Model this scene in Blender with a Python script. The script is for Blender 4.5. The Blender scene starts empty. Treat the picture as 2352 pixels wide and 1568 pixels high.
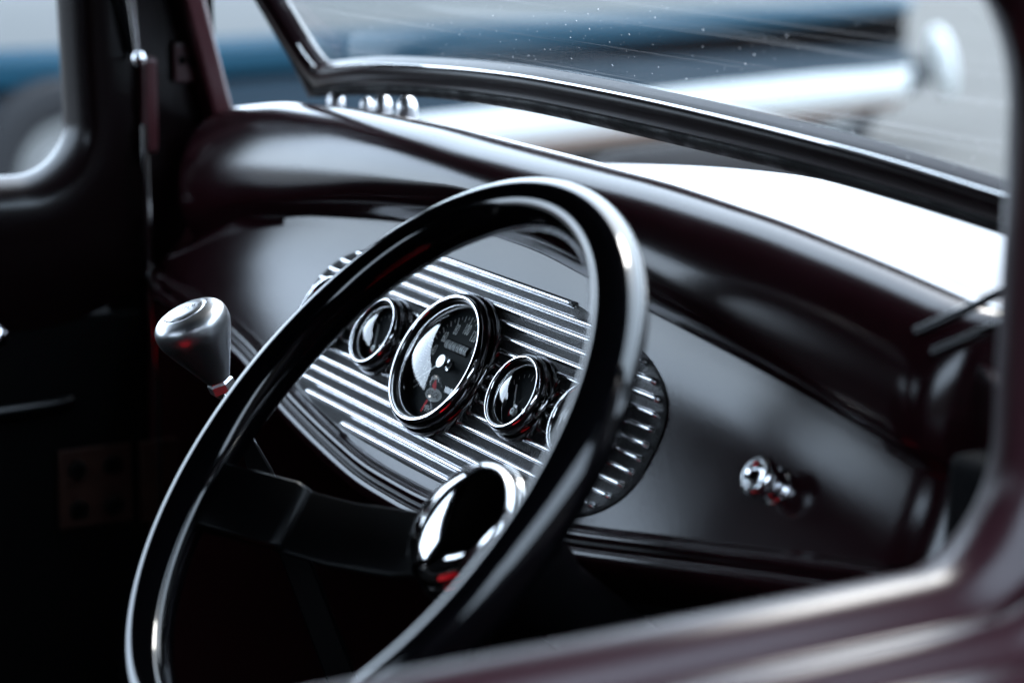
import bpy, bmesh, math, random
import numpy as np
from mathutils import Vector, Matrix
R = math.radians
random.seed(7)
S = bpy.context.scene
COL = S.collection

# ------------------------------------------------------------------ camera
YAW, PITCH, ROLL = R(30.906), R(12.995), R(1.236)
cam = bpy.data.cameras.new('camera'); camo = bpy.data.objects.new('camera', cam); COL.objects.link(camo)
d = Vector((-math.cos(YAW)*math.cos(PITCH), math.sin(YAW)*math.cos(PITCH), -math.sin(PITCH)))
r0 = d.cross(Vector((0, 0, 1))).normalized(); u0 = r0.cross(d)
rr = r0*math.cos(ROLL)+u0*math.sin(ROLL); uu = -r0*math.sin(ROLL)+u0*math.cos(ROLL)
CAMLOC = Vector((1.21716, -.66769, .33215))
mw = Matrix((rr, uu, -d)).transposed().to_4x4(); mw.translation = CAMLOC
camo.matrix_world = mw
cam.sensor_width = 36; cam.lens = 4894.7/2352*36
cam.clip_start = .02; cam.clip_end = 2000
cam.dof.use_dof = True; cam.dof.focus_distance = 1.37; cam.dof.aperture_fstop = 4.0
cam.dof.aperture_blades = 9
S.camera = camo

# ------------------------------------------------------------------ sky, sun, exposure
SUN_EL, SUN_AZ = R(48), R(35)          # azimuth of the sun, measured from +Y towards -X
W = bpy.data.worlds.new('World'); S.world = W; W.use_nodes = True
nt = W.node_tree; nt.nodes.clear()
wo = nt.nodes.new('ShaderNodeOutputWorld'); bg = nt.nodes.new('ShaderNodeBackground')
sky = nt.nodes.new('ShaderNodeTexSky'); sky.sky_type = 'NISHITA'; sky.sun_disc = False
sky.sun_elevation = SUN_EL; sky.sun_rotation = -SUN_AZ
sky.air_density = 1.0; sky.dust_density = 3.0; sky.ozone_density = 1.2
tc = nt.nodes.new('ShaderNodeTexCoord'); ns = nt.nodes.new('ShaderNodeTexNoise')
ns.inputs['Scale'].default_value = 1.6; ns.inputs['Detail'].default_value = 1.5
rp = nt.nodes.new('ShaderNodeValToRGB'); rp.color_ramp.elements[0].position = .30; rp.color_ramp.elements[1].position = .60; rp.color_ramp.elements[0].color = (.78, .78, .78, 1)
mx = nt.nodes.new('ShaderNodeMix'); mx.data_type = 'RGBA'
mx.inputs['B'].default_value = (9.0, 11.1, 13.6, 1)
mp = nt.nodes.new('ShaderNodeMath'); mp.operation = 'MULTIPLY'; mp.inputs[1].default_value = .9
nt.links.new(tc.outputs['Generated'], ns.inputs['Vector']); nt.links.new(ns.outputs['Fac'], rp.inputs['Fac'])
nt.links.new(rp.outputs['Color'], mp.inputs[0]); nt.links.new(mp.outputs[0], mx.inputs['Factor'])
nt.links.new(sky.outputs['Color'], mx.inputs['A']); nt.links.new(mx.outputs['Result'], bg.inputs['Color'])
bg.inputs['Strength'].default_value = .13
nt.links.new(bg.outputs[0], wo.inputs['Surface'])
sl = bpy.data.lights.new('sun', 'SUN'); sl.energy = .55; sl.angle = R(14); sl.color = (1, .975, .94)
so = bpy.data.objects.new('sun', sl); COL.objects.link(so)
sdir = Vector((-math.sin(SUN_AZ)*math.cos(SUN_EL), math.cos(SUN_AZ)*math.cos(SUN_EL), math.sin(SUN_EL)))
so.rotation_euler = sdir.to_track_quat('Z', 'Y').to_euler()
S.view_settings.view_transform = 'Standard'; S.view_settings.look = 'None'
S.view_settings.exposure = 2.22; S.view_settings.gamma = 1.0; S.view_settings.use_curve_mapping = False
S.render.engine = 'CYCLES'
cy = S.cycles
cy.use_denoising = True; cy.max_bounces = 10; cy.glossy_bounces = 6; cy.transparent_max_bounces = 16
cy.transmission_bounces = 6; cy.diffuse_bounces = 4; cy.caustics_reflective = False; cy.caustics_refractive = False
cy.sample_clamp_indirect = 6.0

# ------------------------------------------------------------------ materials
def mat(name, col, rough=.5, metal=0., spec=.5, coat=0., coat_r=.05, bump=None, var=None, sheen=0):
    m = bpy.data.materials.new(name); m.use_nodes = True; t = m.node_tree; p = t.nodes['Principled BSDF']
    p.inputs['Base Color'].default_value = (*col, 1); p.inputs['Roughness'].default_value = rough
    p.inputs['Metallic'].default_value = metal; p.inputs['Specular IOR Level'].default_value = spec
    p.inputs['Coat Weight'].default_value = coat; p.inputs['Coat Roughness'].default_value = coat_r
    tcn = t.nodes.new('ShaderNodeTexCoord')
    if bump:
        sc, st, dist = bump[:3]
        n = t.nodes.new('ShaderNodeTexNoise'); n.inputs['Scale'].default_value = sc; n.inputs['Detail'].default_value = 3
        b = t.nodes.new('ShaderNodeBump'); b.inputs['Strength'].default_value = st; b.inputs['Distance'].default_value = dist
        t.links.new(tcn.outputs['Object'], n.inputs['Vector']); t.links.new(n.outputs['Fac'], b.inputs['Height'])
        t.links.new(b.outputs[0], p.inputs['Normal'])
    if var:
        sc, c2, lo, hi = var[:4]
        n = t.nodes.new('ShaderNodeTexNoise'); n.inputs['Scale'].default_value = sc; n.inputs['Detail'].default_value = 6
        rmp = t.nodes.new('ShaderNodeValToRGB'); rmp.color_ramp.elements[0].position = lo; rmp.color_ramp.elements[1].position = hi
        rmp.color_ramp.elements[0].color = (*col, 1); rmp.color_ramp.elements[1].color = (*c2, 1)
        t.links.new(tcn.outputs['Object'], n.inputs['Vector']); t.links.new(n.outputs['Fac'], rmp.inputs['Fac'])
        t.links.new(rmp.outputs['Color'], p.inputs['Base Color'])
        if len(var) > 4:
            mr = t.nodes.new('ShaderNodeMapRange'); mr.inputs['To Min'].default_value = rough; mr.inputs['To Max'].default_value = var[4]
            mr.inputs['From Min'].default_value = .35; mr.inputs['From Max'].default_value = .65
            t.links.new(n.outputs['Fac'], mr.inputs['Value']); t.links.new(mr.outputs[0], p.inputs['Roughness'])
    return m

M = {}
M['dash'] = mat('satin_cherry_paint', (.0085, .0018, .0028), .15, 0, .40, bump=(900, .10, .0006), var=(14, (.0095, .0022, .0034), .4, .7, .17))
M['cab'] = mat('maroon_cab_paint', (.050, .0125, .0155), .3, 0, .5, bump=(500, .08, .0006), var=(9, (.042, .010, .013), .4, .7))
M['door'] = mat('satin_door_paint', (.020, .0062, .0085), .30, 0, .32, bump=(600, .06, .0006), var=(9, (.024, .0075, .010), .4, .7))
M['black'] = mat('black_trim_cloth', (.0025, .0025, .003), .85, 0, .1, bump=(1500, .3, .001))
M['rubber'] = mat('worn_black_rubber', (.004, .004, .0045), .5, 0, .35, bump=(300, .35, .0015), var=(60, (.012, .012, .012), .62, .7, .8))
M['spoke'] = mat('spoke_black', (.0015, .0015, .0017), .3, 0, .10)
M['gloss'] = mat('gloss_black_rim', (.0015, .0015, .002), .075, 0, .5)
M['satinblack'] = mat('satin_black_metal', (.0025, .0025, .003), .3, 0, .4, bump=(700, .06, .0005))
M['chrome'] = mat('chrome', (.88, .88, .9), .035, 1.)
M['smoked'] = mat('dark_chrome', (.55, .54, .54), .05, 1.)
M['blackchrome'] = mat('black_chrome', (.20, .195, .195), .06, 1.)
M['brushed'] = mat('satin_aluminium', (.66, .66, .67), .33, 1., bump=(400, .05, .0004))
M['polish'] = mat('polished_rib', (.80, .80, .82), .14, 1., bump=(900, .08, .0004), var=(160, (.66, .66, .68), .5, .8, .26))
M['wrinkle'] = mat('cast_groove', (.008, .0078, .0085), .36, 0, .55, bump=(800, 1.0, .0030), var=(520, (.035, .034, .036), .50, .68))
M['panelblack'] = mat('panel_edge', (.05, .05, .052), .18, .9)
M['dial'] = mat('dial_black', (.0055, .0075, .0095), .6, 0, .08, bump=(1800, .08, .0004), var=(700, (.007, .009, .011), .5, .75))
M['white'] = mat('dial_print', (.92, .92, .90), .6, 0, .2)
M['greyprint'] = mat('grey_badge', (.45, .44, .44), .6, 0, .3)
M['red'] = mat('red_seat_leather', (.85, .006, .014), .42, 0, .5, bump=(350, .2, .001), var=(20, (.75, .005, .012), .4, .7))
M['redglint'] = mat('painted_red_reflection', (.75, .006, .02), .6, 0, .2)  # red reflection in the gauge glass, put into the dial colour
M['drum'] = mat('odometer_drum', (.85, .86, .87), .25, 0, .5)
M['rust'] = mat('brown_primer', (.045, .018, .012), .6, 0, .3, var=(60, (.03, .012, .009), .4, .7))
M['tire'] = mat('tyre_rubber', (.008, .008, .009), .75, 0, .3)
M['asphalt'] = mat('asphalt', (.060, .056, .051), .9, 0, .1, bump=(40, .3, .01), var=(.9, (.074, .069, .063), .35, .7))
M['blue'] = mat('blue_car_paint', (.005, .034, .056), .5, 0, .15)
M['steel'] = mat('slate_blue_paint', (.008, .018, .027), .6, 0, .12)
M['cream'] = mat('white_car_paint', (.55, .55, .53), .4, 0, .5)
M['tan'] = mat('tan_stripe', (.26, .14, .09), .6, 0, .2)
M['pale'] = mat('pale_stripe', (.34, .29, .26), .6, 0, .2)
M['darkband'] = mat('dark_brown_band', (.0012, .001, .0012), .9, 0, .0)
M['silver'] = mat('silver_car_paint', (.14, .14, .135), .5, 0, .2)
M['frame'] = mat('dark_frame_paint', (.008, .0028, .0038), .3, 0, .2, bump=(600, .06, .0005))
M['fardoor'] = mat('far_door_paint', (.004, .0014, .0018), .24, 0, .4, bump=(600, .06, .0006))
M['cowl'] = mat('cowl_paint', (.012, .004, .005), .16, 0, .5, bump=(500, .04, .0006))
M['wall'] = mat('dark_blocker', (.022, .019, .017), .9, 0, .1, bump=(30, .3, .01), var=(5, (.03, .025, .022), .4, .7))  # for the added out-of-view wall that darkens reflections
M['carglass'] = mat('car_window_glass', (.02, .025, .03), .04, 0, .8)

def glassmat(name, ior, boost, dust=False):
    m = bpy.data.materials.new(name); m.use_nodes = True; t = m.node_tree; t.nodes.clear()
    o = t.nodes.new('ShaderNodeOutputMaterial'); tr = t.nodes.new('ShaderNodeBsdfTransparent'); gl = t.nodes.new('ShaderNodeBsdfGlossy')
    gl.inputs['Roughness'].default_value = .012
    geo = t.nodes.new('ShaderNodeNewGeometry'); dp_ = t.nodes.new('ShaderNodeVectorMath'); dp_.operation = 'DOT_PRODUCT'
    t.links.new(geo.outputs['Incoming'], dp_.inputs[0]); t.links.new(geo.outputs['Normal'], dp_.inputs[1])
    ab = t.nodes.new('ShaderNodeMath'); ab.operation = 'ABSOLUTE'; t.links.new(dp_.outputs['Value'], ab.inputs[0])
    om = t.nodes.new('ShaderNodeMath'); om.operation = 'SUBTRACT'; om.inputs[0].default_value = 1; t.links.new(ab.outputs[0], om.inputs[1])
    pw = t.nodes.new('ShaderNodeMath'); pw.operation = 'POWER'; pw.inputs[1].default_value = 5; t.links.new(om.outputs[0], pw.inputs[0])
    f0 = ((ior-1)/(ior+1))**2
    fr = t.nodes.new('ShaderNodeMath'); fr.operation = 'MULTIPLY_ADD'; fr.inputs[1].default_value = 1-f0; fr.inputs[2].default_value = f0
    t.links.new(pw.outputs[0], fr.inputs[0])
    mu = t.nodes.new('ShaderNodeMath'); mu.operation = 'MULTIPLY'; mu.inputs[1].default_value = boost; mu.use_clamp = True
    ms = t.nodes.new('ShaderNodeMixShader')
    t.links.new(fr.outputs[0], mu.inputs[0]); t.links.new(mu.outputs[0], ms.inputs['Fac'])
    t.links.new(tr.outputs[0], ms.inputs[1]); t.links.new(gl.outputs[0], ms.inputs[2])
    tr.inputs['Color'].default_value = (.96, .98, .97, 1)
    out = ms
    if dust:
        co = t.nodes.new('ShaderNodeTexCoord')
        def thresh(vec, scale, lo, hi, detail=2, rough=.5):
            n = t.nodes.new('ShaderNodeTexNoise'); n.inputs['Scale'].default_value = scale; n.inputs['Detail'].default_value = detail
            n.inputs['Roughness'].default_value = rough
            q = t.nodes.new('ShaderNodeMapRange'); q.inputs['From Min'].default_value = lo; q.inputs['From Max'].default_value = hi
            t.links.new(vec, n.inputs['Vector']); t.links.new(n.outputs['Fac'], q.inputs['Value']); return q.outputs[0]
        specks = thresh(co.outputs['Object'], 420, .715, .76)
        mapn = t.nodes.new('ShaderNodeMapping'); mapn.inputs['Rotation'].default_value = (0, R(7), 0); mapn.inputs['Scale'].default_value = (1.2, 220, 300)
        t.links.new(co.outputs['Object'], mapn.inputs['Vector'])
        streak = thresh(mapn.outputs[0], 1.0, .58, .80, 3)
        a = t.nodes.new('ShaderNodeMath'); a.operation = 'MULTIPLY'; a.inputs[1].default_value = .13; t.links.new(streak, a.inputs[0])
        b = t.nodes.new('ShaderNodeMath'); b.operation = 'MAXIMUM'; t.links.new(a.outputs[0], b.inputs[0]); 
        b2 = t.nodes.new('ShaderNodeMath'); b2.operation = 'MULTIPLY'; b2.inputs[1].default_value = .55; t.links.new(specks, b2.inputs[0])
        t.links.new(b2.outputs[0], b.inputs[1])
        add = t.nodes.new('ShaderNodeMath'); add.operation = 'ADD'; add.inputs[1].default_value = .005; t.links.new(b.outputs[0], add.inputs[0])
        df = t.nodes.new('ShaderNodeBsdfDiffuse'); df.inputs['Color'].default_value = (.75, .75, .75, 1)
        tl = t.nodes.new('ShaderNodeBsdfTranslucent'); tl.inputs['Color'].default_value = (.75, .75, .75, 1)
        dm = t.nodes.new('ShaderNodeMixShader'); t.links.new(df.outputs[0], dm.inputs[1]); t.links.new(tl.outputs[0], dm.inputs[2])
        m2 = t.nodes.new('ShaderNodeMixShader'); t.links.new(add.outputs[0], m2.inputs['Fac'])
        t.links.new(ms.outputs[0], m2.inputs[1]); t.links.new(dm.outputs[0], m2.inputs[2]); out = m2
    t.links.new(out.outputs[0], o.inputs['Surface'])
    return m
M['lens'] = glassmat('gauge_glass', 1.5, 2.6)
M['screen'] = glassmat('dusty_windscreen_glass', 1.45, 1.2, True)

# ------------------------------------------------------------------ mesh helpers
class MB:
    def __init__(s): s.v = []; s.f = []; s.m = []
    def add(s, v, f, mi=0):
        k = len(s.v); s.v += [tuple(map(float, p)) for p in v]; s.f += [tuple(i+k for i in q) for q in f]; s.m += [mi]*len(f)
    def grid(s, rings, closed=False, mi=0, cap=False, mi_fn=None):
        n = len(rings[0]); k = len(s.v)
        for r_ in rings: s.v += [tuple(map(float, p)) for p in r_]
        for i in range(len(rings)-1):
            for j in range(n if closed else n-1):
                a, b = k+i*n+j, k+i*n+(j+1) % n
                s.f.append((a, b, b+n, a+n)); s.m.append(mi_fn(i, j) if mi_fn else mi)
        if cap:
            s.f.append(tuple(k+j for j in range(n))[::-1]); s.m.append(mi)
            s.f.append(tuple(k+(len(rings)-1)*n+j for j in range(n))); s.m.append(mi)
    def box(s, lo, hi, mi=0, mx_=None):
        x0, y0, z0 = lo; x1, y1, z1 = hi
        v = [(x0, y0, z0), (x1, y0, z0), (x1, y1, z0), (x0, y1, z0), (x0, y0, z1), (x1, y0, z1), (x1, y1, z1), (x0, y1, z1)]
        if mx_: v = [mx_ @ Vector(p) for p in v]
        s.add(v, [(0, 3, 2, 1), (4, 5, 6, 7), (0, 1, 5, 4), (1, 2, 6, 5), (2, 3, 7, 6), (3, 0, 4, 7)], mi)
    def tube(s, path, rad, n=16, closed=False, mi=0, cap=True, sq=None):
        path = [Vector(p) for p in path]; L = len(path)
        rads = rad if hasattr(rad, '__len__') else [rad]*L
        up = None; rings = []
        for i, p in enumerate(path):
            t = (path[(i+1) % L]-path[i-1]) if closed else (path[min(i+1, L-1)]-path[max(i-1, 0)])
            t.normalize()
            if up is None: up = t.orthogonal().normalized() if sq is None else (Vector(sq)-t*t.dot(Vector(sq))).normalized()
            up = (up-t*t.dot(up)).normalized(); w = t.cross(up)
            rings.append([p+(up*math.cos(a)+w*math.sin(a))*rads[i] for a in (2*math.pi*j/n for j in range(n))])
        if closed: rings.append(rings[0])
        s.grid(rings, True, mi, cap and not closed)
    def lathe(s, prof, n=64, mi=0, mx_=None, mi_fn=None):
        # prof: (radius, height) along local z
        rings = []
        for a in range(n+1):
            t = 2*math.pi*a/n
            rings.append([(p[0]*math.cos(t), p[0]*math.sin(t), p[1]) for p in prof])
        if mx_ is not None: rings = [[mx_ @ Vector(p) for p in r_] for r_ in rings]
        s.grid(rings, False, mi, mi_fn=(lambda i, j: mi_fn(j)) if mi_fn else None)
    def build(s, name, mats, parent=None, smooth=True, bevel=0, weld=True, angle=40):
        me = bpy.data.meshes.new(name); me.from_pydata(s.v, [], s.f)
        mats = mats if isinstance(mats, (list, tuple)) else [mats]
        for q in mats: me.materials.append(q)
        me.polygons.foreach_set('material_index', s.m)
        bm = bmesh.new(); bm.from_mesh(me)
        if weld: bmesh.ops.remove_doubles(bm, verts=bm.verts, dist=1e-6)
        bmesh.ops.recalc_face_normals(bm, faces=bm.faces)
        bm.to_mesh(me); bm.free()
        if smooth:
            me.polygons.foreach_set('use_smooth', [True]*len(me.polygons))
            me.set_sharp_from_angle(angle=R(angle))
        o = bpy.data.objects.new(name, me); COL.objects.link(o)
        if parent: o.parent = parent
        if bevel:
            b = o.modifiers.new('bevel', 'BEVEL'); b.width = bevel; b.segments = 3; b.limit_method = 'ANGLE'
        return o

def tag(o, label=None, cat=None, group=None, kind=None):
    if label: o['label'] = label
    if cat: o['category'] = cat
    if group: o['group'] = group
    if kind: o['kind'] = kind
    return o
def empty(name, loc=(0, 0, 0), rot=(0, 0, 0)):
    o = bpy.data.objects.new(name, None); o.location = loc; o.rotation_euler = rot; o.empty_display_size = .05; COL.objects.link(o); return o
def sm(pts, n=8, closed=False):
    # Catmull-Rom
    P = [np.array(p, float) for p in pts]; out = []; L = len(P)
    rng = range(L if closed else L-1)
    for i in rng:
        a = P[i-1] if (closed or i > 0) else P[0]*2-P[1]; b = P[i]; c = P[(i+1) % L]
        dd = P[(i+2) % L] if (closed or i+2 < L) else P[-1]*2-P[-2]
        for k in range(n):
            t = k/n
            out.append(.5*((2*b)+(-a+c)*t+(2*a-5*b+4*c-dd)*t*t+(-a+3*b-3*c+dd)*t**3))
    if not closed: out.append(P[-1])
    return out
_txt = {}
def text_geo(s_, size, sx=1., shear=0.):
    cu = bpy.data.curves.new('t', 'FONT'); cu.body = s_; cu.size = size; cu.align_x = 'CENTER'; cu.align_y = 'CENTER'; cu.shear = shear
    cu.resolution_u = 4
    o = bpy.data.objects.new('t', cu); COL.objects.link(o)
    bpy.context.view_layer.update()
    me = bpy.data.meshes.new_from_object(o.evaluated_get(bpy.context.evaluated_depsgraph_get()))
    v = [(p.co.x*sx, p.co.y) for p in me.vertices]; f = [tuple(p.vertices) for p in me.polygons]
    bpy.data.objects.remove(o); bpy.data.curves.remove(cu); bpy.data.meshes.remove(me)
    return v, f

AL = R(30.62)
N = np.array([0, -math.cos(AL), math.sin(AL)]); V = np.array([0, math.sin(AL), math.cos(AL)]); X = np.array([1., 0, 0])
def face(x, v, off=0.): return X*x+V*v+N*off
FACE_ROT = (math.pi/2-AL, 0, 0)
FOFF = -.0195                     # painted dash face, measured from the gauge lip plane
G = -.95                          # ground

# ================================================================== THE SETTING
mb = MB(); mb.grid([[(x, y, G) for x in np.linspace(-220, 220, 12)] for y in np.linspace(-220, 220, 12)])
tag(mb.build('ground', M['asphalt']), 'pale grey asphalt car park', None, None, 'structure')

# ================================================================== PARKED CAR BEHIND
hd = R(15); CD = np.array([-math.sin(hd), math.cos(hd), 0]); CN = np.array([CD[1], -CD[0], 0])   # along (tail), outward (towards us)
CP = np.array([-6.04, 5.838, G])
def cpt(s_, w, z): return CP+CD*s_+CN*w+np.array([0, 0, z])
car2 = empty('parked_car', CP)
tag(car2, 'blurred blue and white two tone saloon parked beyond the windscreen', 'car')
def car_child(mb_, name, mats, par=None, **k):
    o = mb_.build(name, mats, par or car2, **k)
    o.matrix_parent_inverse = (par or car2).matrix_world.inverted() if par is None else Matrix.Identity(4)
    return o
bpy.context.view_layer.update()
stn = [-5.75, -5.65, -5.45, -5.1, -4.6, -4, -3, -2.2, -1.5, -.9, -.45, -.2, -.05, .03, .07]
inset = np.interp(stn, [-5.75, -5.65, -5.45, -5.1, -4.6, -.6, -.2, -.05, .03, .07], [.55, .32, .16, .05, 0, 0, .04, .12, .24, .50])
rings = []
for s_, ins in zip(stn, inset):
    dtop = float(np.interp(s_, [-3, -1.3, -.2, .1], [.578, .590, .628, .632]))       # dark flash widens to the tail
    wt = float(np.interp(s_, [-3, -1, -.2], [.375, .385, .365]))
    dbot = float(np.interp(s_, [-3, -2.2, -1.2, -.3], [.540, .515, .485, .455]))
    prof = [(-.08, .17), (-.02, .19), (0, .222), (.015, .25), (.03, .275), (.05, wt-.01), (.035, wt+.01), (.02, dbot), (.0, dbot+.012), (-.005, dtop-.008), (.02, dtop), (.04, .645), (.03, .675), (.0, .69), (-.02, .80), (-.06, .92), (-.12, .97)]
    half = [cpt(s_, w-ins, z) for w, z in prof]
    other = [cpt(s_, -1.75-w+ins if -1.75-w+ins < -.9 else -.88, z) for w, z in prof][::-1]
    half = [p if (np.dot(p-CP, CN) > -.87) else cpt(s_, -.87, (p-CP)[2]) for p in half]
    rings.append(half+other)
np_ = 17
bandm = [0, 1, 2, 3, 3, 3, 4, 4, 5, 5, 6, 6, 6, 7, 7, 7]
def bm_fn(i, j):
    if j < 16: return bandm[j]
    if j == 16: return 7
    if j < 33: return bandm[32-j]
    return 0
mb = MB(); mb.grid(rings, True, mi_fn=bm_fn, cap=True)
bands = [M['darkband'], M['pale'], M['tan'], M['cream'], M['steel'], M['darkband'], M['blue'], M['silver']]
car_child(mb, 'body', bands, angle=50)
mb = MB(); rings = []
for s_, ins, zt in [(-4.1, .3, .96), (-3.5, .26, 1.2), (-2.9, .25, 1.26), (-1.7, .25, 1.25), (-1.25, .27, 1.18), (-.75, .32, .96)]:
    pr_ = [(-.06-ins*.2, .95), (-.10-ins*.45, .95+(zt-.95)*.5), (-.12-ins*.8, .95+(zt-.95)*.85), (-.25-ins, zt)]
    rings.append([cpt(s_, *p) for p in pr_]+[cpt(s_, -1.75-p[0], p[1]) for p in pr_][::-1])
mb.grid(rings, True, cap=True, mi_fn=lambda i, j: 0 if j in (2, 3, 4) else 1)
car_child(mb, 'roof', [M['silver'], M['carglass']], angle=50)
for s_ in (-4.62, -.64):
    for w in ((.075 if s_ < -2 else -.03), -1.69):
        mb = MB(); sg = 1 if w > -.5 else -1
        mm = Matrix.Translation(Vector(cpt(s_, w, .305))) @ Matrix((Vector(CD), Vector((0, 0, 1)), Vector(CN)*sg)).transposed().to_4x4()
        mb.lathe([(.17, -.16), (.26, -.17), (.30, -.13), (.305, -.05), (.29, -.0), (.24, .015), (.19, 0), (.185, -.02)], 40, mx_=mm)
        wh = car_child(mb, 'wheel', M['tire'])
        mb = MB(); mb.lathe([(.186, -.02), (.17, .0), (.13, -.015), (.09, .02), (.05, .035), (.0, .04)], 40, mx_=mm)
        h = mb.build('hubcap', M['silver'], wh)
# bumper with a rounded over-rider
mb = MB()
path = sm([cpt(.0, -.10, .33), cpt(.07, -.14, .33), cpt(.12, -.22, .33), cpt(.16, -.35, .33), cpt(.19, -.9, .33), cpt(.16, -1.4, .33), cpt(.10, -1.6, .33), cpt(.0, -1.66, .33)], 6)
rings = []
for i, p in enumerate(path):
    t = path[min(i+1, len(path)-1)]-path[max(i-1, 0)]; t = t/np.linalg.norm(t); o_ = np.array([t[1], -t[0], 0])
    rings.append([p+o_*a+np.array([0, 0, b]) for a, b in ((-.02, -.07), (.01, -.075), (.045, -.05), (.06, 0), (.045, .05), (.01, .075), (-.02, .07))])
mb.grid(rings, True, cap=True); bmp = car_child(mb, 'bumper', M['steel'])
mb = MB(); mm = Matrix.Translation(Vector(cpt(.22, -.10, .385))) @ Matrix.Rotation(R(24), 4, Vector(CN)) @ Matrix.Diagonal((.62, .62, .95, 1))
mb.lathe([(0, -.20), (.05, -.185), (.085, -.12), (.10, -.03), (.095, .06), (.07, .13), (.03, .165), (0, .17)], 28, mx_=mm)
mb.build('over_rider', M['cream'], bmp)

# ================================================================== UNSEEN DARK WALL, ADDED TO BLOCK LOW SKY IN REFLECTIONS
wl = empty('reflection_blocker', (4.2, 0, G)); bpy.context.view_layer.update()
tag(wl, 'unseen dark wall added on the open window side to darken reflections', 'wall')
mb = MB(); mb.box((4.1, -14, G), (4.3, 10, G+2.35)); o = mb.build('blocker_slab', M['wall'], wl); o.matrix_parent_inverse = wl.matrix_world.inverted()
mb = MB(); mb.box((4.05, -14.02, G+2.35), (4.35, 10.02, G+2.43)); o = mb.build('blocker_cap', M['wall'], wl, bevel=.01); o.matrix_parent_inverse = wl.matrix_world.inverted()

# ================================================================== HOT ROD CAB
cab = empty('vintage_car', (0, 0, 0))
tag(cab, 'dark maroon vintage car cab with open side window and propped windscreen', 'car')
SX_D, SX_P = .60, -.56
def opening(n=12, y0=-.56):
    # window opening (y, z), anticlockwise seen from +X: tight lower corners, wide upper ones
    y1, z0, z1 = -.060, .0505, .302
    out = []
    for cy_, cz_, r_, a0 in ((y1-.045, z0+.045, .045, -90), (y1-.004-.075, z1-.075, .075, 0), (y0+.07, z1-.07, .07, 90), (y0+.045, z0+.045, .045, 180)):
        for k in range(n+1):
            a = R(a0+90*k/n); out.append((cy_+r_*math.cos(a), cz_+r_*math.sin(a)))
    return out
def offs(loop, e):
    L = len(loop); out = []
    for i in range(L):
        t = np.array(loop[(i+1) % L])-np.array(loop[i-1]); t /= np.linalg.norm(t)
        out.append(np.array(loop[i])+np.array([t[1], -t[0]])*e)
    return out
OP = opening(); OPP = opening(y0=-.74)
def door(sx, sgn, prof, loop):
    mb = MB(); rings = []
    for e, x in prof:
        rings.append([(sx+sgn*x, p[0], p[1]) for p in offs(loop, e)])
    rings = [r_+[r_[0]] for r_ in rings]
    mb.grid(rings)
    return mb
# driver's door: swept section from the inside trim over the sill to the outer skin  (e = away from opening, x = outwards)
prof_d = sm([(.075, -.035), (.05, -.034), (.03, -.030), (.012, -.022), (.003, -.010), (-.001, .002), (.002, .014), (.009, .022), (.012, .027), (.010, .033), (.0075, .040), (.009, .048), (.014, .055), (.0165, .060), (.016, .066), (.013, .073), (.0145, .084), (.021, .094), (.031, .100), (.040, .1005), (.044, .101), (.047, .104), (.055, .111), (.070, .115), (.10, .117)], 4)
mb = door(SX_D, 1, prof_d, OP)
dd = mb.build('door', M['door'], cab, angle=60); dd['label'] = 'near door with rounded sill below its open window'
def panel_yz(mb, x0, x1, y0, y1, z0, z1): mb.box((x0, y0, z0), (x1, y1, z1))
mb = MB(); panel_yz(mb, SX_D-.034, SX_D+.1155, -.80, .02, -.62, -.045); mb.build('door_skin', M['door'], dd, bevel=.01)
mb = MB(); panel_yz(mb, SX_D-.036, SX_D+.09, .012, .10, -.62, .43); mb.build('front_pillar', M['cab'], cab, bevel=.012)
mb = MB(); panel_yz(mb, SX_D-.034, SX_D+.10, -1.0, -.60, -.62, .50); mb.build('rear_pillar', M['cab'], cab, bevel=.012)
mb = MB(); panel_yz(mb, SX_D-.033, SX_D+.03, -.80, -.01, .40, .45); mb.build('roof_rail', M['cab'], cab, bevel=.01)
# passenger door
prof_p = sm([(.13, -.030), (.09, -.032), (.055, -.0325), (.04, -.033), (.028, -.0325), (.016, -.029), (.006, -.018), (0, -.004), (.003, .012), (.010, .020), (.03, .028), (.10, .034)], 4)
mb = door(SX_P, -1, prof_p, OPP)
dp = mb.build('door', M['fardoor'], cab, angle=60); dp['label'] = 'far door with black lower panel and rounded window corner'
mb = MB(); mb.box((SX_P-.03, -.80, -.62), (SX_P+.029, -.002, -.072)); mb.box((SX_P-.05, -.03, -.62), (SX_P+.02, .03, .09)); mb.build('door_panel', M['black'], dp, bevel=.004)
mb = MB(); mb.tube([(SX_P+.031, -.70, -.165), (SX_P+.034, -.2, -.150), (SX_P+.034, -.085, -.1475), (SX_P+.028, -.07, -.147)], .0055, 10); mb.build('pull_strap', M['satinblack'], dp)
mb = MB(); mm = Matrix.Translation((SX_P+.03, -.148, -.075)) @ Matrix.Rotation(R(90), 4, 'Y')
mb.lathe([(.0, .048), (.006, .047), (.011, .042), (.013, .034), (.010, .026), (.005, .02), (.005, 0)], 24, mx_=mm); mb.build('handle', M['chrome'], dp)
mb = MB(); mb.box((SX_P+.03, -.085, -.262), (SX_P+.034, -.017, -.190)); hp = mb.build('hinge_plate', M['rust'], dp, bevel=.001)
for yy in (-.068, -.036):
    for zz in (-.208, -.245):
        mb = MB(); mm = Matrix.Translation((SX_P+.034, yy, zz)) @ Matrix.Rotation(R(90), 4, 'Y')
        mb.lathe([(0, .006), (.006, .006), (.0085, .004), (.009, 0)], 6, mx_=mm); mb.build('bolt', M['satinblack'], hp, smooth=False)
mb = MB(); mb.box((SX_P+.036, -.012, -.262), (SX_P+.046, .022, -.188)); mb.build('hinge_plate', M['rust'], cab, bevel=.001)
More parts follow.
